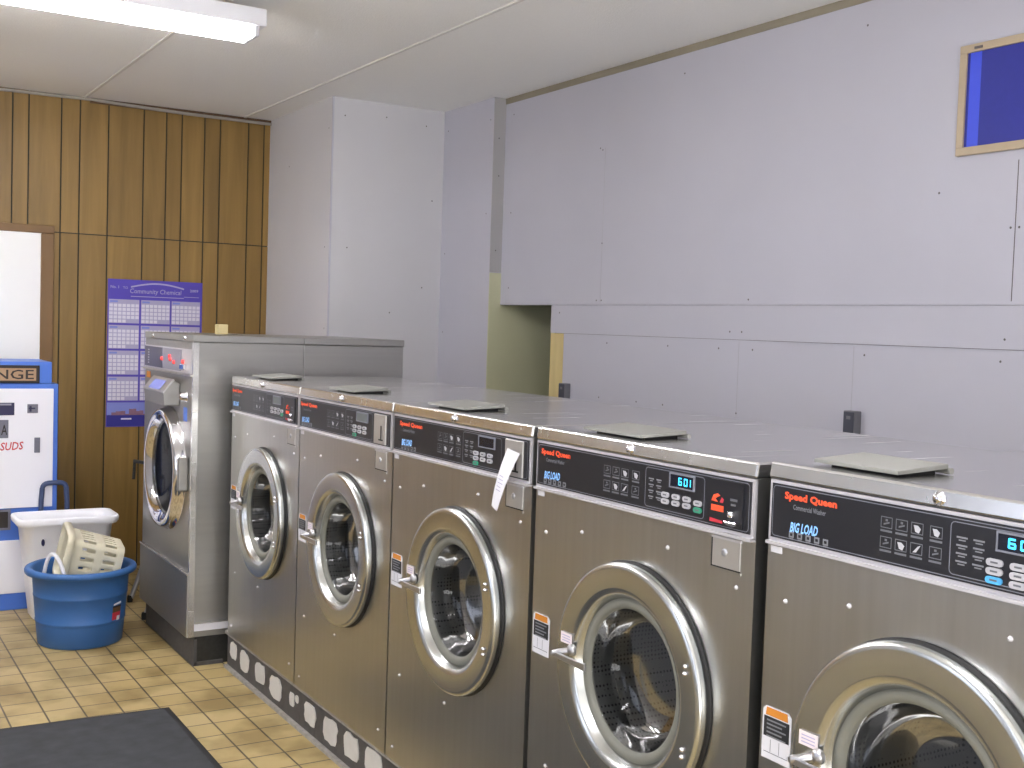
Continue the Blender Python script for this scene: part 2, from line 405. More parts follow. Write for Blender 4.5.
# ------------------------------------------------------------------ washers
RT, UP = Vector((0,-1,0)), Vector((0,0,1))
ZT, ZL, ZP0, ZB, XB = 1.247, 1.217, 1.100, .158, .74
btn_mesh = None
def washer(y1, label, W=.768, tx=.025, tw=.129, ic=(.262,.39), bx=(.425,.625), disp='dark', coin='card', big=True, flap=(.14,.36), green=(3,1), cols=4, rows=2, zt=ZT, slot=True, off=False, ds=.409, dz=0, lift=0, dd=(.45,.36)):
    """y1: edge of the machine that is on the left in a front view"""
    y0 = y1-W
    t = thing('washing_machine', label, 'washing machine', (XB/2,(y0+y1)/2,ZB), 'stainless washing machines in the low row')
    S = lambda s_, z, x=0: Vector((x, y1-s_, z))
    dcy, dcz, R1 = y1-ds+(.768-W)/2, .732+dz, .25
    # cabinet with a round opening in its front
    mb = MB()
    z1c = ZP0-.003
    n = 96; ring = []; outer = []
    a0, a1, b0, b1 = y0, y1, ZB, z1c
    for k in range(n):
        th = 2*PI*k/n; c, s_ = math.cos(th), math.sin(th)
        ring.append((0, dcy+.185*c, dcz+.185*s_))
        tt = min([(a1-dcy)/c if c > 1e-6 else 9, (a0-dcy)/c if c < -1e-6 else 9, (b1-dcz)/s_ if s_ > 1e-6 else 9, (b0-dcz)/s_ if s_ < -1e-6 else 9])
        outer.append([0, dcy+tt*c, dcz+tt*s_])
    for cy, cz in ((a0,b0),(a0,b1),(a1,b0),(a1,b1)):
        j = min(range(n), key=lambda k: (outer[k][1]-cy)**2+(outer[k][2]-cz)**2); outer[j] = [0,cy,cz]
    mb.add([tuple(p) for p in ring+outer], [(k,(k+1)%n,(k+1)%n+n,k+n) for k in range(n)], 0)
    mb.quad((0,y0,ZB),(XB-.02,y0,ZB),(XB-.02,y0,ZL),(0,y0,ZL)); mb.quad((0,y1,ZB),(XB-.02,y1,ZB),(XB-.02,y1,ZL),(0,y1,ZL))
    mb.quad((XB-.02,y0,ZB),(XB-.02,y1,ZB),(XB-.02,y1,ZL),(XB-.02,y0,ZL)); mb.quad((0,y0,ZB),(XB-.02,y0,ZB),(XB-.02,y1,ZB),(0,y1,ZB))
    mb.quad((.03,y0,z1c),(.03,y1,z1c),(0,y1,z1c),(0,y0,z1c)); mb.quad((.012,y0,z1c),(.012,y1,z1c),(.012,y1,ZL),(.012,y0,ZL))
    for s_, z in ((.05,.995),(.72,1.0),(.20,1.02),(.51,1.04),(.08,.43),(.36,.43),(.72,.22),(.045,.20)):
        mb.lathe([(-.0045,.0008),(-.0035,.0035),(0,.0048)],S(s_*W/.768,z),'x',10,1)
    mb.build('cabinet',['steel','trimline'],t)
    # lid
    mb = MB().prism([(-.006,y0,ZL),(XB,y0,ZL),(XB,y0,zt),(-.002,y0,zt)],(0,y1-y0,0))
    o = mb.build('top_lid','steel_lit',t,bevel=.004)
    MB().lathe([(-.0195,.001),(-.019,.006),(-.016,.0085),(-.012,.0085),(-.011,.012),(-.0078,.0125)],S(.375*W/.768,zt-.016,.006),'x',18).build('lid_lock','chrome',o)
    # control panel: steel trim, black face, outline, printing
    mb = MB()
    mb.box((-.004,y0+.004,ZP0),(.01,y1-.004,ZL-.002),1)
    mb.box((-.012,y0+.004,ZP0-.004),(.01,y1-.004,ZP0+.002),1)
    mb.box((-.0065,y0+.011,ZP0+.009),(0,y1-.011,ZL-.008),0)
    xf = -.0069
    def outline(s0,s1,z0,z1,w=.0016,mi=2):
        r = .008; pts = []
        for cx, cz, a in ((s1-r,z1-r,0),(s0+r,z1-r,90),(s0+r,z0+r,180),(s1-r,z0+r,270)):
            for q in range(0,91,30):
                an = math.radians(a+q); pts.append((cx+r*math.cos(an),cz+r*math.sin(an), math.cos(an), math.sin(an)))
        k = len(pts); vs = [S(p[0],p[1],xf) for p in pts]+[S(p[0]-p[2]*w,p[1]-p[3]*w,xf) for p in pts]
        mb.add(vs,[(i_,(i_+1)%k,(i_+1)%k+k,i_+k) for i_ in range(k)],mi)
    outline(.014,W-.014,ZP0+.012,ZL-.011)
    outline(bx[0],bx[1],ZP0+.017,ZL-.016)
    cp = mb.build('control_panel',['panel','trimline','outline'],t)
    xf2 = -.0073
    mb = MB(); text(mb,'Speed Queen',S(tx+.006,1.180,xf2),RT,UP,w=tw*.96,h=.0175,bold=.042); mb.build('brand_lettering','red',cp)
    mb = MB(); text(mb,'Commercial Washer',S(tx+.028,1.167,xf2),RT,UP,w=.078,h=.0095,bold=.012); mb.build('subtitle_lettering','greytxt',cp)
    mb = MB(); text(mb,'BIG LOAD',S(tx+.022,1.1255,xf2-.0004),(RT*.995+UP*.03),UP,w=.068,h=.0185,bold=.03,shear=.25); mb.build('load_lettering','bluetxt',cp)
    mb = MB()
    for k in range(5):
        s_ = tx+.020+k*.0205
        mb.box(S(s_+.012,1.1155,xf2),S(s_,1.1265,xf2+.0003)); mb.box(S(s_+.009,1.1185,xf2-.0003),S(s_+.003,1.1235,xf2),1)
        mb.box(S(s_+.011,1.1128,xf2),S(s_+.001,1.1144,xf2+.0003))
    mb.build('size_icons',['greytxt','panel'],cp)
    mb = MB(); dw = (ic[1]-ic[0])/4
    for r_ in range(2):
        for c_ in range(4):
            s_ = ic[0]+c_*dw+(.006 if c_==3 else 0); z = (1.168 if r_==0 else 1.135); h_ = .019; w_ = dw*.78
            for (a,b_,c,d) in ((0,0,w_,.0015),(0,h_-.0015,w_,h_),(0,0,.0015,h_),(w_-.0015,0,w_,h_)):
                mb.quad(S(s_+a,z+b_,xf2),S(s_+c,z+b_,xf2),S(s_+c,z+d,xf2),S(s_+a,z+d,xf2),0)
            mb.quad(S(s_,z-.0065,xf2),S(s_+w_,z-.0065,xf2),S(s_+w_,z-.003,xf2),S(s_,z-.003,xf2),0)
            g = (r_*4+c_)
            if g in (2,3,6,5):
                mb.add([S(s_+w_*.2,z+h_*.75,xf2),S(s_+w_*.35,z+h_*.2,xf2),S(s_+w_*.65,z+h_*.1,xf2),S(s_+w_*.8,z+h_*.5,xf2),S(s_+w_*.55,z+h_*.75,xf2)] if g != 6 else [S(s_+w_*.2,z+h_*.15,xf2),S(s_+w_*.5,z+h_*.2,xf2),S(s_+w_*.85,z+h_*.85,xf2),S(s_+w_*.6,z+h_*.7,xf2)],[tuple(range(5 if g != 6 else 4))],1)
            else:
                mb.quad(S(s_+w_*.25,z+h_*.25,xf2),S(s_+w_*.75,z+h_*.45,xf2),S(s_+w_*.75,z+h_*.6,xf2),S(s_+w_*.25,z+h_*.4,xf2),0)
                mb.quad(S(s_+w_*.4,z+h_*.6,xf2),S(s_+w_*.6,z+h_*.6,xf2),S(s_+w_*.6,z+h_*.8,xf2),S(s_+w_*.4,z+h_*.8,xf2),0)
    mb.build('cycle_icons',['icon','icon2'],cp)
    # printed legends beside the keys
    mb = MB(); bw = bx[1]-bx[0]
    for r_ in range(4):
        for c_ in range(2):
            s_ = bx[0]+.012+c_*.027*bw/.2; z = 1.176-r_*.0125
            if r_ == 0 and c_ == 0 and False: continue
            mb.quad(S(s_,z,xf2),S(s_+.018*bw/.2,z,xf2),S(s_+.018*bw/.2,z+.0028,xf2),S(s_,z+.0028,xf2))
            mb.quad(S(s_+.004,z-.004,xf2),S(s_+.015*bw/.2,z-.004,xf2),S(s_+.015*bw/.2,z-.002,xf2),S(s_+.004,z-.002,xf2))
    mb.build('key_legends','greytxt' if not off else 'icon',cp)
    # display
    d0, d1 = bx[0]+bw*dd[0], bx[0]+bw*(dd[0]+.38)
    z0, z1 = 1.171, 1.196
    mb = MB().box(S(d1,z0,-.0095),S(d0,z1,-.005),0)
    for (a,b_,c,d) in ((d0-.003,z0-.003,d1+.003,z0),(d0-.003,z1,d1+.003,z1+.003),(d0-.003,z0,d0,z1),(d1,z0,d1+.003,z1)):
        mb.box(S(c,b_,-.0105),S(a,d,-.005),1)
    if disp in ('601',):
        wv = (d1-d0)
        for ch, s_ in (('6',dd[1]),('0',dd[1]+.24),('1',dd[1]+.38)):
            seven(mb,ch,S(d0+wv*s_,z0+.0045,-.0099),RT,UP,wv*.16,z1-z0-.009,2)
    mb.build('display',['lcdoff' if disp == 'grey' else 'lcd','outline','seg'],cp)
    # keys
    k0 = bx[0]+bw*.30; kw = bw*.155; pitch = bw*.18
    for c_ in range(cols):
        for r_ in range(rows+ (1 if (c_ == green[0] and green[1] >= rows) else 0)):
            if r_ == 0 and False: continue
            s_ = k0+c_*pitch; z = 1.150-r_*.0135
            if c_ == 3 and rows == 2 and cols == 4 and r_ < 2: z -= .0035
            key = 'button'
            if (c_, r_) == green: key = 'btngreen'
            elif (c_, r_) == (0, 2): key = 'btnblue'
            m2 = MB(); rr = .0052; ww = kw*.82; vs = []
            for cx, a in ((s_+ww-rr,-90),(s_+rr,90)):
                for q in range(0,181,30):
                    an = math.radians(a+q); vs.append(S(cx+rr*math.cos(an), z+rr*math.sin(an)*1.05, -.0062))
            m2.prism(vs,(-.0035,0,0)); m2.box(S(s_+ww*.72,z-.0012,-.0100),S(s_+ww*.28,z+.0016,-.0096),1)
            m2.build('button',[key,'icon'],cp)
    # payment unit at the right end of the panel
    if coin == 'plate':
        mb = MB().box(S(W-.033,1.112,-.011),S(W-.118,1.204,-.004),0)
        p = mb.build('coin_plate','plate',t,bevel=.002)
        mb = MB().box(S(W-.060,1.128,-.0118),S(W-.067,1.170,-.0105)); mb.box(S(W-.050,1.124,-.013),S(W-.078,1.128,-.0105)); mb.build('coin_slot','black',p)
    else:
        mb = MB().box(S(W-.030,1.114,-.0095),S(W-.125,1.203,-.0062),0)
        c0 = W-.118
        mb2 = mb.build('coin_panel','panel',t)
        xr = -.0101
        mb = MB(); vs = []
        mb.quad(S(c0,1.141,xr),S(c0+.036,1.141,xr),S(c0+.036,1.153,xr),S(c0,1.153,xr),0)
        mb.add([S(c0,1.160,xr),S(c0+.006,1.172,xr),S(c0+.018,1.176,xr),S(c0+.026,1.172,xr),S(c0+.018,1.169,xr),S(c0+.012,1.165,xr),S(c0+.02,1.159,xr)],[tuple(range(7))],0)
        mb.add([S(c0+.024,1.159,xr),S(c0+.03,1.170,xr),S(c0+.036,1.166,xr),S(c0+.034,1.159,xr)],[(0,1,2,3)],1)
        mb.quad(S(c0-.003,1.1185,xr),S(c0+.034,1.1185,xr),S(c0+.034,1.1235,xr),S(c0-.003,1.1265,xr),1)
        mb.build('red_markings',['red','redtxt'],mb2)
        mb = MB(); mb.quad(S(c0+.054,1.166,xr),S(c0+.074,1.166,xr),S(c0+.074,1.171,xr),S(c0+.054,1.171,xr)); mb.quad(S(c0+.056,1.157,xr),S(c0+.070,1.157,xr),S(c0+.070,1.161,xr),S(c0+.056,1.161,xr))
        mb.build('coin_lettering','icon',mb2)
        mb = MB().lathe([(-.022,.001),(-.021,.005),(-.016,.007),(-.009,.007)],S(c0+.063,1.141,0),'x',16); mb.build('return_button','chrome',mb2)
        mb = MB(); pts = [S(c0+.048+.018*(1+math.cos(math.radians(a))),1.128-.010*math.sin(math.radians(a)),-.008) for a in range(0,181,20)]
        mb.prism(pts,(-.014,0,0)); mb.build('coin_cup','chrome',mb2,bevel=.002)
    # lock plate under the payment unit
    mb = MB()
    a, b_ = W-.118, W-.040
    z0, z1 = 1.032, 1.091
    mb.box(S(b_+.004,z0-.008,-.0022),S(a-.012,z0-.003,-.0002),1); mb.box(S(a-.004,z0-.003,-.0022),S(a-.012,z1,-.0002),1)
    mb.box(S(b_,z0,-.0018),S(a,z1,0),0); mb.box(S(b_+.003,z1-.004,-.0042),S(a-.002,z1+.001,-.0002),2)
    mb.box(S(a,z0-.003,-.0010),S(a-.004,z1-.004,-.0002),3); mb.box(S(b_+.002,z0-.003,-.0010),S(a-.004,z0,-.0002),3)  # black slivers and the bright top line paint the shading of a recess
    p = mb.build('lock_plate',['plate','steel','trimline','black'],t)
    MB().lathe([(-.0045,.001),(-.0045,.0045),(-.0035,.0075),(-.0015,.008)],S((a+b_)/2-.004,(z0+z1)/2,0),'x',18).build('key_lock','leg',p)
    # door
    C0 = (0,dcy,dcz)
    mb = MB()
    mb.lathe([(a_, r_*(1.024 if r_ > .19 else 1)) for a_, r_ in [(-.006,.246),(-.0065,.2465),(-.014,.248),(-.021,.2495),(-.027,.248),(-.0305,.2435),(-.0315,.238),(-.0316,.237),(-.0316,.236),(-.0306,.196),(-.0305,.195),(-.0302,.194),(-.028,.189),(-.022,.184),(-.014,.180),(-.004,.1745),(-.0035,.174)]],C0,'x',96)
    d = mb.build('door','ring',t)
    MB().lathe([(-.001,.2585),(-.003,.258),(-.006,.256),(-.008,.252)],C0,'x',96).build('door_seal','black',d)
    MB().lathe([(-.004,.1765),(-.010,.173),(-.012,.168),(-.011,.160),(-.006,.154),(.004,.152)],C0,'x',96).build('door_gasket','gasket',d)
    MB().lathe([(-.002,.154),(.006,.150),(.03,.146),(.06,.135),(.075,.118),(.082,.08),(.083,.03),(.083,.001)],C0,'x',72).build('door_glass','glass',d)
    for dy in (-.203,):
        for dz in (.087,.072,-.082,-.097):
            MB().lathe([(-.0375,.0008),(-.0365,.004),(-.032,.0055)],(0,dcy+dy-.005,dcz+dz+.003),'x',12).build('hinge_bolt','chrome',d)
    # lever handle
    h = y1-.185+(.409-ds)
    mb = MB()
    mb.tube([(-.030,h-.035,.752),(-.050,h-.022,.748),(-.058,h-.002,.741)],.0085,10)
    mb.lathe([(-.032,.014),(-.040,.013),(-.044,.008),(-.045,.001)],(0,h-.040,.755),'x',16)
    L0 = Vector((-.060,h+.004,.741)); L1 = Vector((-.052,h-.118,.7365))
    w_ = Vector((0,0,.0075)); e_ = Vector((.007,0,0))
    mb.prism([L0+w_*.75-e_*.5, L0-w_*.75-e_*.5, L1-w_*1.1-e_*.5, L1+w_*1.1-e_*.5], e_)
    mb.tube([(-.006,h+.018,.728),(-.040,h+.012,.732),(-.058,h+.004,.740)],.006,10)
    mb.build('door_handle','alu',d,bevel=.0015)
    # drum behind the glass
    mb = MB().lathe([(.004,.185),(.02,.186),(.09,.19),(.095,.235),(.10,.24),(.42,.24),(.44,.22),(.45,.001)],C0,'x',72)
    mb.build('drum','drum',t)
    # labels
    mb = MB(); a, b_, z0, z1 = .006, .079, .693, .792
    r = .008
    mb.prism([S(a,z0,-.0006),S(b_,z0,-.0006),S(b_,z1-r,-.0006),S(b_-r,z1,-.0006),S(a+r,z1,-.0006),S(a,z1-r,-.0006)],(.0005,0,0),0)
    mb.quad(S(a+.004,z0+.042,-.0011),S(b_-.004,z0+.042,-.0011),S(b_-.004,z1-.019,-.0011),S(a+.004,z1-.019,-.0011),1)
    mb.quad(S(a+.008,z1-.017,-.0011),S(b_-.008,z1-.017,-.0011),S(b_-.010,z1-.002,-.0011),S(a+.010,z1-.002,-.0011),2)
    for k in range(5):
        zz = z1-.027-k*.0075; mb.quad(S(a+.012,zz,-.0014),S(b_-.012-(k%2)*.01,zz,-.0014),S(b_-.012-(k%2)*.01,zz+.003,-.0014),S(a+.012,zz+.003,-.0014),3)
    for s_ in (a+.022,a+.044): mb.quad(S(s_,z0+.015,-.0011),S(s_+.0015,z0+.015,-.0011),S(s_+.0015,z0+.038,-.0011),S(s_,z0+.038,-.0011),3)
    mb.quad(S(a+.006,z0+.012,-.0011),S(b_-.006,z0+.012,-.0011),S(b_-.006,z0+.0135,-.0011),S(a+.006,z0+.0135,-.0011),3)
    mb.build('warning_label',['label','labelb','orange','greytxt'],t)
    mb = MB(); xs = -.0345; a, b_, z0, z1 = .178-(.409-ds), .222-(.409-ds), .764, .789
    mb.box(S(b_,z0,xs),S(a,z1,xs+.001))
    for k in range(3): mb.quad(S(a+.006,z0+.005+k*.006,xs-.0003),S(b_-.006,z0+.005+k*.006,xs-.0003),S(b_-.006,z0+.007+k*.006,xs-.0003),S(a+.006,z0+.007+k*.006,xs-.0003),1)
    mb.build('small_sticker',['pink','calgrid'],d)
    MB().box(S(.036,1.0795,-.0009),S(.008,1.0915,0)).build('tag','label',t)
    # soap flap on top: hinged plate resting slightly open on a black shadow block
    f0, f1 = flap
    mb = MB()
    x0, xm, x1 = .035, .10, .165
    zf = zt+.010
    mb.prism([(x0,y1-f0,zf-.005),(x0,y1-f0,zf+.002),(x1,y1-f0,zf+.010),(x1,y1-f0,zf+.001)],(0,-(f1-f0),0))
    o = mb.build('detergent_flap','flap',t,bevel=.0015)
    MB().box((x0+.025,y1-f1+.02,zt-.001),(x1-.01,y1-f0-.02,zt+.0075)).build('flap_gap_shadow','black',o)  # black block paints the shadow in the gap below the flap
    MB().tube([(x1+.004,y1-f1-.004,zt+.007),(x1+.004,y1-f0+.004,zt+.007)],.006,10).build('flap_hinge','flap',o)
    t.location.x += .005; t.location.z += lift
    return t

GAPS = dict()
washer(4.722,'stainless washing machine at the far end of the low row, beside the taller washer', W=.772, disp='grey', coin='card', tx=.014, ic=(.28,.41), bx=(.428,.625), flap=(.14,.36), green=(3,1), off=True)
washer(3.942,'stainless washing machine, second from the taller washer, blank grey display and clean coin plate', W=.768, disp='grey', coin='plate', tx=.012, tw=.16, ic=(.264,.41), bx=(.42,.632), flap=(.17,.38), green=(0,2), cols=3)
washer(3.165,'middle washing machine of the low row, with the white paper slip on its coin plate', W=.784, disp='dark', coin='plate', tx=.045, tw=.153, ic=(.295,.43), bx=(.44,.644), flap=(.15,.37), green=(0,2), cols=3)
washer(2.361,'washing machine with the lit blue display and red coin markings, left of the nearest one', W=.766, disp='601', coin='card', tx=.022, ic=(.285,.415), bx=(.434,.624), flap=(.14,.36))
washer(1.562,'nearest washing machine, cut off by the right edge of the photo', W=.768, disp='601', coin='card', tx=.038, tw=.13, ic=(.265,.388), bx=(.401,.625), flap=(.07,.26), green=(9,9), cols=4, rows=3, ds=.362, dz=.008, lift=.007, dd=(.385,.20))

# curb under the low row: dark tiles, some fallen off to bare white mortar
mb = MB().box((.02,.70,0),(.76,4.765,.150))
mb.box((.008,.70,.146),(.75,4.765,.158),2)
mb.box((.004,.70,0),(.02,4.765,.012),2)
rnd = random.Random(3)
def patch(yc, zc, w, h):
    pts = []
    for k in range(14):
        a = 2*PI*k/14; c, s_ = math.cos(a), math.sin(a)
        q = (abs(c)**4+abs(s_)**4)**-.25
        pts.append((.0195, yc+w/2*q*c*rnd.uniform(.84,1.03), zc+h/2*q*s_*rnd.uniform(.84,1.03)))
    mb.prism(pts,(-.0035,0,0),1)
for a in [(4.68,.09,.085,.075),(4.535,.083,.11,.085),(4.345,.085,.115,.085),(4.17,.078,.13,.09),(3.995,.085,.05,.055),(3.945,.10,.03,.03),(3.815,.085,.11,.08),(3.63,.082,.13,.09),(3.45,.085,.13,.09),(3.275,.088,.14,.10),(3.0,.08,.13,.09),(2.8,.085,.12,.09),(2.4,.08,.13,.09),(1.9,.08,.13,.09)]: patch(*a)
tag(mb.build('washer_curb',['curb','mortar','lip']), 'dark tiled curb with bare white patches under the low row of washing machines', 'curb')

# ------------------------------------------------------------------ the taller washer
XF = -.131; Y0, Y1 = 4.830, 5.630; Z0, Z1 = .125, 1.412
t = thing('tall_washing_machine','taller stainless washer with chrome porthole standing at the far end of the row','washing machine',(.36,5.2,0))
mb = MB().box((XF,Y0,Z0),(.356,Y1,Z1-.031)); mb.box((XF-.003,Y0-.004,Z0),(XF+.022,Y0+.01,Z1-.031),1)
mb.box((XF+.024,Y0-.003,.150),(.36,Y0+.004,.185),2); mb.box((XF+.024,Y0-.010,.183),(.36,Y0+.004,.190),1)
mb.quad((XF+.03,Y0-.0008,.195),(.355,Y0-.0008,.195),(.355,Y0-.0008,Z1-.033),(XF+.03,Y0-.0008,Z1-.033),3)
mb.build('cabinet',['steel_shaded','steel_lit','enamel','steel_shaded'],t)
MB().box((.358,Y0,Z0),(.845,Y1,Z1-.031)).build('rear_cabinet','steel_shaded',t,bevel=.003)
mb = MB().box((XF-.004,Y0-.004,Z1-.030),(.356,Y1,Z1)).box((.358,Y0-.004,Z1-.030),(.848,Y1,Z1))
for y in (4.95,5.48): mb.lathe([(-.012,.001),(-.010,.008),(-.003,.012)],(XF,y,Z1-.016),'x',14,1)
mb.build('top_panel',['steel_shaded','chrome'],t,bevel=.003)
mb = MB().box((XF-.004,Y0+.02,1.245),(XF+.005,Y1-.01,1.350),1); mb.box((XF-.007,5.30,1.252),(XF,Y1-.015,1.345),0); mb.box((XF-.007,5.00,1.252),(XF,5.298,1.345),2)
mb.box((XF-.012,Y0+.004,1.236),(XF,Y1,1.243),3)
cp = mb.build('control_panel',['navy','trimline','greypanel','steellid'],t)
mb = MB()
for k in range(6): mb.quad((XF-.0075,5.555-.0,1.265+k*.012),(XF-.0075,5.53,1.265+k*.012),(XF-.0075,5.53,1.271+k*.012),(XF-.0075,5.555,1.271+k*.012))
mb.build('panel_lettering','icon2',cp)
for y, z in ((5.30,1.295),(5.17,1.31),(5.16,1.297),(5.10,1.287),(4.96,1.295)):
    MB().lathe([(-.016,.001),(-.015,.008),(-.006,.010)],(XF,y,z),'x',14).build('indicator','reddot',cp)
MB().box((XF-.018,4.92,1.26),(XF-.003,4.985,1.285)).build('coin_slide','chrome',cp,bevel=.003)
MB().box((XF-.001,5.53,1.195),(XF+.001,5.60,1.225)).build('orange_label','orange',t)
# soap box with a sloping lid
pf = [(XF,5.03,1.10),(XF-.066,5.03,1.10),(XF-.072,5.03,1.158),(XF-.030,5.03,1.212),(XF,5.03,1.195)]
mb = MB().prism(pf,(0,.33,0)); sb = mb.build('soap_box','steel_shaded',t,bevel=.004)
nx, nz = -.07, .054
mb = MB().prism([(XF-.075,5.025,1.158),(XF-.075,5.365,1.158),(XF-.028,5.365,1.216),(XF-.028,5.025,1.216)],(.004,0,-.005)); mb.build('soap_lid','alu',sb,bevel=.0015)
mb = MB().quad((XF-.0705,5.10,1.166),(XF-.0705,5.29,1.166),(XF-.0395,5.29,1.2045),(XF-.0395,5.10,1.2045)); mb.build('soap_label','calsky',sb)
MB().lathe([(-.03,.001),(-.028,.012),(-.02,.018),(-.004,.02),(0,.024)],(XF,4.93,1.145),'x',20).build('door_lock_knob','chrome',t)
MB().box((XF-.001,4.91,1.04),(XF+.001,4.965,1.10)).build('blue_label','bluepaint',t)
C1 = (XF,5.185,.812)
mb = MB().lathe([(0,.278),(-.008,.277),(-.012,.268),(-.030,.266),(-.040,.263),(-.047,.256),(-.049,.246),(-.047,.236),(-.040,.226),(-.025,.210),(-.01,.20)],C1,'x',96)
d = mb.build('door','chrome',t)
MB().lathe([(-.02,.206),(-.025,.195),(-.034,.16),(-.038,.11),(-.040,.05),(-.040,.001)],C1,'x',72).build('door_glass','glass',d)
MB().box((XF-.040,4.875,.745),(XF,4.910,.890)).build('hinge','steel_shaded',d,bevel=.006)
mb = MB().tube([(XF-.03,5.43,.80),(XF-.050,5.47,.803),(XF-.065,5.535,.80)],.008).tube([(XF-.065,5.535,.808),(XF-.068,5.54,.715)],.007); mb.build('door_handle','black',d)
MB().lathe([(.012,.20),(.06,.21),(.07,.27),(.42,.27),(.44,.001)],C1,'x',60).build('drum','drum',t)
mb = MB().box((XF-.010,Y0-.002,.125),(XF+.002,Y1+.002,.396)); mb.box((XF-.014,Y0-.002,.392),(XF+.002,Y1,.402),1); mb.build('lower_panel',['steel_shaded','steel_lit'],t,bevel=.003)
# black disc paints the darkness of the drum hole on a solid front
MB().lathe([(-.006,.21),(-.006,.001)],C1,'x',48).build('tub_dark_disc','black',t)
mb = MB().box((-.102,Y0+.004,0),(.78,Y1-.01,Z0)); mb.box((-.108,Y0-.004,0),(-.094,Y1,Z0-.012),1); mb.box((-.104,Y0-.004,0),(.02,Y0+.006,.016),1)
mb.build('plinth',['curb2','curb'],t)
tag(MB().box((.094,5.23,Z1),(.142,5.28,Z1+.046)).build('block','tan',bevel=.003), 'small tan block lying on top of the taller washer', 'box')

# ------------------------------------------------------------------ paper slip on the middle machine
S = lambda s_, z, x: Vector((x, 3.165-s_, z))
a, b_, c, d_ = S(.689,1.182,-.012), S(.757,1.175,-.017), S(.684,1.021,-.034), S(.649,1.031,-.030)
mb = MB(); rows_ = 10
vs = []
for k in range(rows_+1):
    q = k/rows_; bow = -.006*math.sin(q*PI)
    for w_ in (0,.33,.66,1):
        p = a.lerp(b_, w_).lerp(d_.lerp(c, w_), q); vs.append(p+Vector((bow,0,0)))
mb.add(vs, [(k*4+j,k*4+j+1,k*4+j+5,k*4+j+4) for k in range(rows_) for j in range(3)], 0, True)
o = mb.build('paper_slip','paper'); tag(o, 'long white paper slip hanging from the coin plate of the middle washing machine', 'paper')
mb = MB()
for k in range(5):
    q = .46+k*.06; p = a.lerp(d_,q)+Vector((-.0085,-.012,0)); e = p+Vector((0,-.018-(k%3)*.004,-.004)); mb.quad(p,e,e+Vector((0,0,.0016)),p+Vector((0,0,.0016)))
mb.build('faint_print','calgrid',o)

# ------------------------------------------------------------------ change machine
yc = 6.13
t = thing('change_machine','white and blue change machine at the left edge with a bronze sign on top','vending machine',(-.74,6.4,0))
mb = MB().box((-1.06,yc,0),(-.435,6.62,1.13)); mb.build('cabinet','bluepaint',t,bevel=.004)
mb = MB().box((-1.03,yc-.002,1.13),(-.467,6.5,1.24)); sg = mb.build('sign_box','bluepaint',t,bevel=.004)
mb = MB().box((-.965,yc-.010,1.1335),(-.525,yc,1.222)); fr_ = mb.build('sign_frame','darkprint',sg,bevel=.003)
mb = MB().box((-.945,yc-.0115,1.146),(-.542,yc-.009,1.207),0); text(mb,'CHANGE',(-.925,yc-.0119,1.153),(1,0,0),UP,w=.372,h=.047,bold=.008,mi=1); mb.build('sign_lettering',['bronze','darkprint'],sg)
mb = MB().box((-1.03,yc-.008,.512),(-.458,yc,1.106)); up = mb.build('upper_door','enamel',t,bevel=.003)
MB().box((-1.03,yc-.006,.085),(-.452,yc,.352)).build('lower_door','enamel',t,bevel=.003)
mb = MB().box((-.86,yc-.011,.975),(-.641,yc-.007,1.037),0); mb.box((-.85,yc-.014,1.024),(-.655,yc-.010,1.033),1); mb.build('bill_slot',['navy','greypanel'],up)
mb = MB().box((-.581,yc-.013,.985),(-.532,yc-.007,1.029),0); mb.box((-.575,yc-.014,1.005),(-.545,yc-.0125,1.012),1); mb.box((-.572,yc-.014,.992),(-.562,yc-.0125,1.02),1); mb.build('lock_plate',['greyplate','navy'],up)
mb = MB().box((-.79,yc-.010,.862),(-.667,yc-.007,.952),0); text(mb,'A',(-.700,yc-.0106,.878),(1,0,0),UP,w=.028,h=.05,bold=.01,mi=1); mb.box((-.78,yc-.0106,.868),(-.712,yc-.0101,.872),1); mb.build('price_plate',['greyplate','darkprint'],up)
mb = MB(); text(mb,'SUDS',(-.703,yc-.0088,.800),(1,0,.035),UP,w=.106,h=.040,bold=.016,shear=.15); mb.build('suds_lettering','redtxt',up)
mb = MB().box((-.547,yc-.014,.786),(-.520,yc-.007,.862)); lk = mb.build('door_lock','greyplate',up,bevel=.002)
mb = MB().box((-.80,yc-.010,.405),(-.652,yc,.507),0); mb.box((-.79,yc-.0115,.417),(-.664,yc-.009,.497),1); mb.build('coin_return',['greyplate','darkprint'],t)

# ------------------------------------------------------------------ hand truck behind the bin
t = thing('hand_truck','dark blue loop handle of a hand truck standing behind the white bin','hand truck',(-.453,6.095,0))
pts = [(-.520,6.100,.03),(-.518,6.100,.3),(-.514,6.100,.55)]
for k in range(0,13):
    an = PI-PI*k/12; pts.append((-.453+.058*math.copysign(abs(math.cos(an))**.5,math.cos(an)),6.100,.585+.050*abs(math.sin(an))**.6))
pts += [(-.392,6.100,.55),(-.388,6.100,.3),(-.386,6.100,.03)]
MB().tube(pts,.0125,12).build('loop_handle','darkblue',t)
for z in (.18,.42): MB().tube([(-.517,6.100,z),(-.389,6.100,z)],.009,10).build('crossbar','darkblue',t)
MB().box((-.535,6.075,0),(-.372,6.118,.02)).build('toe_plate','darkblue',t,bevel=.002)

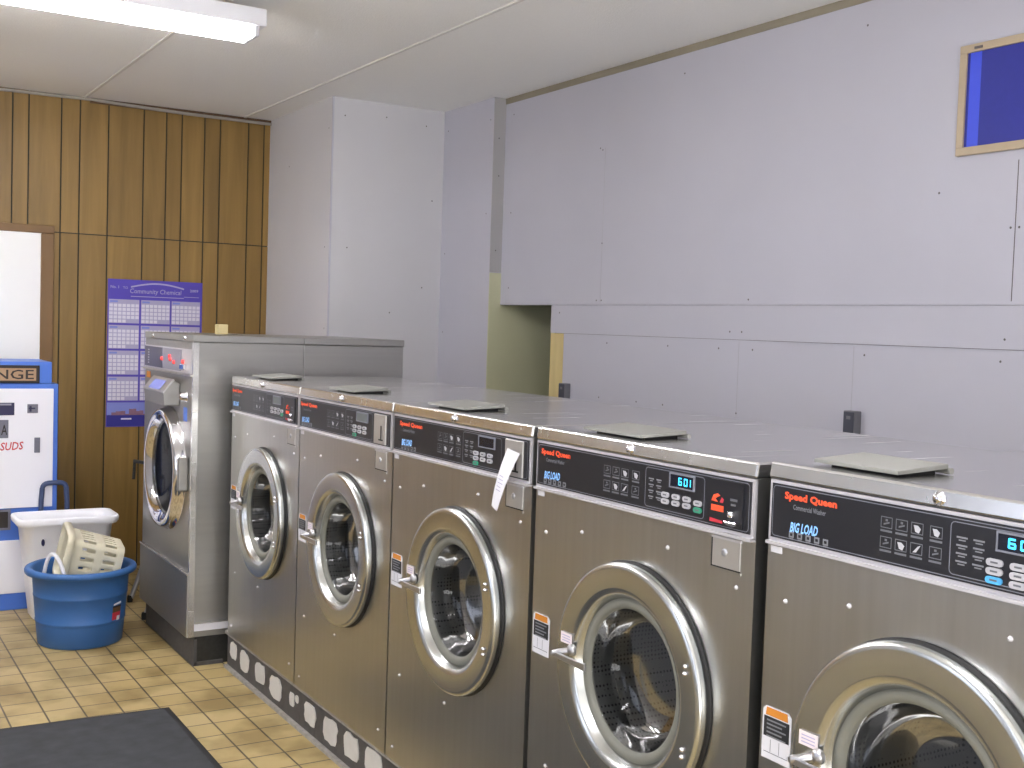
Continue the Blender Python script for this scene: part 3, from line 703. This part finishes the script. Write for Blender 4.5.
# ------------------------------------------------------------------ white bin
def rrect(cx, cy, hx, hy, r, z, n=6):
    pts = []
    for sx, sy, a in ((1,1,0),(-1,1,90),(-1,-1,180),(1,-1,270)):
        for k in range(n):
            an = math.radians(a+90*k/(n-1)); pts.append((cx+sx*(hx-r)+r*math.cos(an), cy+sy*(hy-r)+r*math.sin(an), z))
    return pts
bx_, by_ = -.428, 5.945
t = thing('waste_bin','white plastic rectangular bin standing behind the blue tub','bin',(bx_,by_,0))
rings = [rrect(bx_,by_,.150,.080,.03,.004), rrect(bx_,by_,.158,.088,.035,.012), rrect(bx_,by_,.185,.103,.04,.25), rrect(bx_,by_,.207,.116,.045,.455),
         rrect(bx_,by_,.228,.126,.05,.462),rrect(bx_,by_,.236,.130,.05,.474),rrect(bx_,by_,.238,.131,.05,.492),rrect(bx_,by_,.234,.129,.05,.500),rrect(bx_,by_,.222,.122,.045,.500),
         rrect(bx_,by_,.203,.112,.04,.47),rrect(bx_,by_,.150,.080,.03,.02)]
MB().loft(rings,cap0=True,cap1=True).build('bin_body','whiteplastic',t)
mb = MB(); pts = [(-.548+.008*math.cos(a*PI/8), by_-.1145+.001, .385+.017*math.sin(a*PI/8)) for a in range(16)]; mb.prism(pts,(0,-.0035,0)); mb.build('bin_emblem','navy',t)

# ------------------------------------------------------------------ blue tub with rope handle
tx_, ty_ = -.448, 5.445
t = thing('plastic_tub','round blue plastic tub on the floor in front of the white bin','tub',(tx_,ty_,0))
prof = [(.004,.001),(.004,.165),(0,.175),(.006,.182),(.09,.190),(.1,.192),(.102,.194),(.11,.194),(.112,.1925),(.21,.201),(.212,.203),(.220,.203),(.222,.202),(.300,.208),(.304,.222),(.306,.235),(.313,.240),(.322,.241),(.330,.237),(.334,.228),(.332,.216),(.325,.206),(.22,.196),(.02,.178),(.012,.001)]
MB().lathe([(a_*1.045,r_) for a_,r_ in prof],(tx_,ty_,0),'z',80).build('tub_body','blueplastic',t)
pts = []
for k in range(15):
    q = k/14; an = math.radians(203+37*q)   # front-left inside of the rim
    r_ = .190
    pts.append((tx_+r_*math.cos(an), ty_+r_*math.sin(an)+.012*math.sin(q*PI), .28+.145*math.sin(q*PI)**.6))
MB().tube(pts,.0085,10).build('rope_handle','rope',t)
mb = MB()
def tubpt(deg, z, e=.0015):
    r_ = .182+(.208-.182)*z/.30+e; an = math.radians(deg); return (tx_+r_*math.cos(an), ty_+r_*math.sin(an), z)
for z0, z1, mi in ((.105,.150,0),(.150,.172,1),(.172,.180,2)):
    for k in range(4): 
        a0, a1 = -58+k*4, -54+k*4
        mb.quad(tubpt(a0,z0),tubpt(a1,z0),tubpt(a1,z1),tubpt(a0,z1),mi)
mb.quad(tubpt(-50,.112,.003),tubpt(-44,.112,.003),tubpt(-44,.132,.003),tubpt(-50,.132,.003),3); mb.quad(tubpt(-57,.182,.002),tubpt(-43,.186,.002),tubpt(-43,.196,.002),tubpt(-57,.19,.002),3)
mb.build('tub_label',['redtxt','crown','darkprint','label'],t)

# ------------------------------------------------------------------ beige basket lying in the tub
def basket():
    # local: opening towards +z, base at z=0
    L, Wd, H = .125, .105, .25
    per = []
    n = 96
    rings = []
    zs_ = [0,.004,.012,.028,.034,.060,.086,.092,.122,.128,.155,.184,.190,.215,.235,.25]
    for z in zs_:
        k = .80+.20*z/H
        base = rrect(0,0,L*k,Wd*k,.03,z,7)
        # resample to n points evenly
        P = [Vector(p) for p in base]; P.append(P[0]); ln = [0]
        for a, b2 in zip(P[:-1],P[1:]): ln.append(ln[-1]+(b2-a).length)
        out = []
        for j in range(n):
            d_ = ln[-1]*j/n; i = max(i for i in range(len(ln)) if ln[i] <= d_+1e-9); i = min(i,len(P)-2)
            q = (d_-ln[i])/max(1e-9,(ln[i+1]-ln[i])); out.append(P[i].lerp(P[i+1],q))
        rings.append(out)
    # skip: slot windows in three bands
    def skip(i, j):
        band = zs_[i] in (.034,.060,.128,.155)
        return band and (j%5) in (1,2)
    mb = MB(); mb.loft([[tuple(p) for p in r] for r in rings], skip=skip)
    # base with slots
    bn = rings[0]; cx = Vector((0,0,0))
    mb.add([tuple(p) for p in bn],[tuple(range(n-1,-1,-1))])
    # rolled rim
    k = 1.0
    r0 = rings[-1]
    rim = [[(p.x*1.0,p.y*1.0,.25) for p in r0],[(p.x*1.09,p.y*1.12,.254) for p in r0],[(p.x*1.12,p.y*1.15,.246) for p in r0],[(p.x*1.12,p.y*1.15,.225) for p in r0]]
    mb.loft(rim)
    return mb
mb = basket()
# axis of the basket points to the upper left, opening left
ax = Vector((-.25,.02,.05)).normalized()
third = Vector((0,1,.10)); third = (third-ax*third.dot(ax)).normalized()
side = ax.cross(third)
org = Vector((-.287,5.44,.350))
R3 = Matrix((third, side, ax)).transposed()
mb.v = [tuple(org+R3@Vector(p)) for p in mb.v]
o = mb.build('laundry_basket','beige',None,solid=.004)
tag(o,'small beige slotted laundry basket lying on its side in the blue tub','basket')

# ------------------------------------------------------------------ folding stool behind the taller washer
t = thing('folding_stool','folding stool with grey legs and black feet behind the taller washer','stool',(.2,5.87,0))
for y in (5.69,6.07):
    l = MB().tube([(-.095+(.02 if y>5.9 else 0),y,.02),(.13,y,.60)],.0125,12).build('leg','leg',t)
    MB().lathe([(0,.014),(.02,.015),(.035,.0125)],(-.100+(.02 if y>5.9 else 0),y,0),'z',14,0,True,True).build('rubber_foot','black',l)
    l = MB().tube([(.46,y-.025 if y>5.9 else y+.025,.02),(.20,y-.025 if y>5.9 else y+.025,.60)],.0105,12).build('leg','leg',t)
    MB().lathe([(0,.014),(.02,.015),(.035,.0125)],(.463,y-.025 if y>5.9 else y+.025,0),'z',14,0,True,True).build('rubber_foot','black',l)
MB().box((.08,5.67,.60),(.40,6.09,.63)).build('seat','greypanel',t,bevel=.01)

# ------------------------------------------------------------------ calendar
cx0, cx1, cz0, cz1, cy_ = -.026, .525, .832, 1.695, YB
t = thing('wall_calendar','large blue year calendar hanging on the wood panelling behind the taller washer','calendar',((cx0+cx1)/2,YB,(cz0+cz1)/2))
CW = cx1-cx0
mb = MB().box((cx0,cy_-.003,cz0),(cx1,cy_,cz1)); mb.build('sheet','calblue',t)
yq = cy_-.0034
R_, = (Vector((1,0,0)),)
mb = MB(); text(mb,'Community Chemical',(cx0+.125,yq,1.608),R_,UP,w=.30,h=.036,bold=.004,shear=.1)
pts = [Vector((cx0+.13+.31*k/16,yq,1.648+.024*math.sin(PI*k/16))) for k in range(17)]
for a, b2 in zip(pts[:-1],pts[1:]): mb.quad(a,b2,b2+Vector((0,0,.009)),a+Vector((0,0,.009)))
mb.quad((cx0+.13,yq,1.596),(cx0+.44,yq,1.596),(cx0+.44,yq,1.600),(cx0+.13,yq,1.600)); mb.quad((cx0+.44,yq,1.604),(cx1-.02,yq,1.604),(cx1-.02,yq,1.607),(cx0+.44,yq,1.607))
text(mb,'No. 1',(cx0+.015,yq,1.642),R_,UP,h=.016,bold=.01); text(mb,'2009',(cx1-.075,yq,1.636),R_,UP,w=.05,h=.016,bold=.02); text(mb,'TO',(cx0+.085,yq,1.64),R_,UP,h=.014)
mb.build('header_lettering','calgrid',t)
cols_ = [(.012,.326),(.345,.650),(.668,.978)]; rws = [(1.578,1.440),(1.428,1.291),(1.279,1.139),(1.126,.986)]
for za, zb_ in rws:
    for fa, fb in cols_:
        a, b2 = cx0+CW*fa, cx0+CW*fb
        mb = MB().quad((a,yq,zb_),(b2,yq,zb_),(b2,yq,za),(a,yq,za),0)
        hh = .024
        cw, ch = (b2-a)/7, (za-hh-zb_)/5
        for r_ in range(5):
            for c_ in range(7):
                if (r_ == 4 and c_ > 3): continue
                xa, zz = a+c_*cw, zb_+(4-r_)*ch
                mb.quad((xa+cw*.1,yq-.0004,zz+ch*.12),(xa+cw*.9,yq-.0004,zz+ch*.12),(xa+cw*.9,yq-.0004,zz+ch*.9),(xa+cw*.1,yq-.0004,zz+ch*.9),1)
        mb.quad((a+.006,yq-.0004,za-.018),(a+.05,yq-.0004,za-.018),(a+.05,yq-.0004,za-.007),(a+.006,yq-.0004,za-.007),2)
        mb.build('month_grid',['calgrid','calcell','calsky'],t)
mb = MB().quad((cx0+.004,yq,.900),(cx1-.004,yq,.900),(cx1-.004,yq,.975),(cx0+.004,yq,.975),0); mb.quad((cx0+.004,yq,.836),(cx1-.004,yq,.836),(cx1-.004,yq,.902),(cx0+.004,yq,.902),2)
sk = [(cx0+.03,.900)]
rr = random.Random(5); x = cx0+.03
while x < cx1-.03:
    h_ = .906+rr.random()*.03*(0.4+math.sin((x-cx0)/CW*PI)); sk += [(x,h_)]; x += .016+rr.random()*.012; sk += [(x,h_)]
sk += [(x,.900)]
mb.add([(p[0],yq-.0005,p[1]) for p in sk],[tuple(range(len(sk)))],1)
text(mb,'ARROW',(cx0+.085,yq-.0005,.874),R_,UP,w=.06,h=.010,bold=.02,mi=3) if False else mb.quad((cx0+.085,yq-.0005,.874),(cx0+.145,yq-.0005,.874),(cx0+.145,yq-.0005,.883),(cx0+.085,yq-.0005,.883),3)
mb.build('city_picture',['calsky','calcity','calsea','calcell'],t)

# ------------------------------------------------------------------ blue framed board on the right wall
t = thing('notice_board','blue framed notice board hanging high on the right wall','board',(XE,1.9,2.27))
ya, yb_, za, zb_ = 2.494, 1.35, 2.092, 2.446
fw_ = .026
mb = MB().box((XE-.016,yb_,za),(XE-.001,ya,za+fw_)).box((XE-.016,yb_,zb_-fw_),(XE-.001,ya,zb_)).box((XE-.016,ya-fw_,za+fw_),(XE-.001,ya,zb_-fw_)).box((XE-.016,yb_,za+fw_),(XE-.001,yb_+fw_,zb_-fw_)); mb.build('frame','oak',t,bevel=.002)
mb = MB().box((XE-.008,yb_+fw_,za+fw_),(XE-.001,ya-fw_,zb_-fw_),0); mb.box((XE-.0085,ya-fw_-.052,za+fw_),(XE-.001,ya-fw_-.010,zb_-fw_),1); mb.build('backing',['bluecloth','blueband'],t)
MB().box((XE-.018,ya-.085,zb_-.018),(XE-.016,ya-.055,zb_-.010)).build('hanger_clip','screw',t)

# ------------------------------------------------------------------ electrical boxes on the right wall
def ebox(yl, yr, z0, z1, label):
    t = thing('outlet_box',label,'outlet',(XE,(yl+yr)/2,z0),'outlet boxes on the right wall')
    MB().box((XE-.028,yr,z0),(XE+.006,yl,z1)).build('box_body','outlet',t,bevel=.003)
    MB().box((XE-.031,yr+.004,z0+.004),(XE-.028,yl-.004,z1-.004)).build('cover','outletdark',t,bevel=.001)
    for z in (z0+.02,z1-.03): MB().box((XE-.032,(yl+yr)/2-.009,z),(XE-.031,(yl+yr)/2+.009,z+.012)).build('socket','outlet',t)
ebox(2.905,2.850,1.10,1.229,'grey outlet box on the right wall above the two nearest washing machines')
ebox(4.745,4.69,1.11,1.222,'grey outlet box on the right wall beside the yellow board edge')

# ------------------------------------------------------------------ floor mat
t = thing('floor_mat','charcoal carpet mat with black border lying on the tile floor','mat',(-1.1,3.2,0))
c = [(-1.75,4.395),(-.342,4.335),(-.352,2.0),(-1.75,2.0)]
MB().prism([(x,y,.0005) for x,y in c],(0,0,.006)).build('rubber_border','matedge',t,bevel=.002)
MB().prism([(-1.73,4.368,.006),(-.364,4.310,.006),(-.374,2.02,.006),(-1.73,2.02,.006)],(0,0,.004)).build('carpet_pile','matcarpet',t,bevel=.002)

# ------------------------------------------------------------------ daylight, added fill lights and camera
w = D.worlds.new('daylight'); SC.world = w; w.use_nodes = True
nt = w.node_tree; bg = nt.nodes['Background']
bg.inputs['Color'].default_value = (.75,.82,1,1); bg.inputs['Strength'].default_value = 1.2
for a, c in wins:
    l = D.lights.new('window_daylight','AREA'); l.shape = 'RECTANGLE'; l.size = c-a-.1; l.size_y = zt-zs-.1; l.energy = 12; l.color = (.80,.85,1)
    o = D.objects.new('window_daylight', l); COL.objects.link(o); o.location = (XL-.02,(a+c)/2,(zs+zt)/2); o.rotation_euler = (0,-PI/2,0)

def area(name, loc, rot, sx, sy, e, col=(1,1,1)):
    l = D.lights.new(name,'AREA'); l.shape = 'RECTANGLE'; l.size = sx; l.size_y = sy; l.energy = e; l.color = col
    o = D.objects.new(name, l); COL.objects.link(o); o.location = loc; o.rotation_euler = rot
area('fill_uplight', (-1.9,-.9,.45), (PI-.50,0,0), 2.6, 1.0, 45, (1,.985,.98))  # added fill without a real source, throws light up to the ceiling
area('front_fill_light', (-.8,YF+.05,1.4), (PI/2,0,0), 4.5, 2.2, 15, (.92,.94,1))  # added soft fill in front of the solid front wall
cam = D.cameras.new('camera'); co = D.objects.new('camera', cam); COL.objects.link(co); SC.camera = co
fwd = Vector((0.5231955254174042, 0.8508503467265288, -0.04816772424094919)); rgt = Vector((0.8522076341647833, -0.5221616803545646, 0.033004966907427755)); upv = Vector((-0.002930947708373193, 0.0583169533209967, 0.9982938157180418))
mw = Matrix((rgt, upv, -fwd)).transposed().to_4x4(); mw.translation = Vector((-1.527352824505643, 0, 1.4841745669083521)); co.matrix_world = mw
cam.sensor_width = 36; cam.lens = 1153.76/1024*36; cam.clip_start = .02
SC.view_settings.view_transform = 'Standard'; SC.view_settings.look = 'None'; SC.view_settings.exposure = .62
SC.cycles.max_bounces = 8
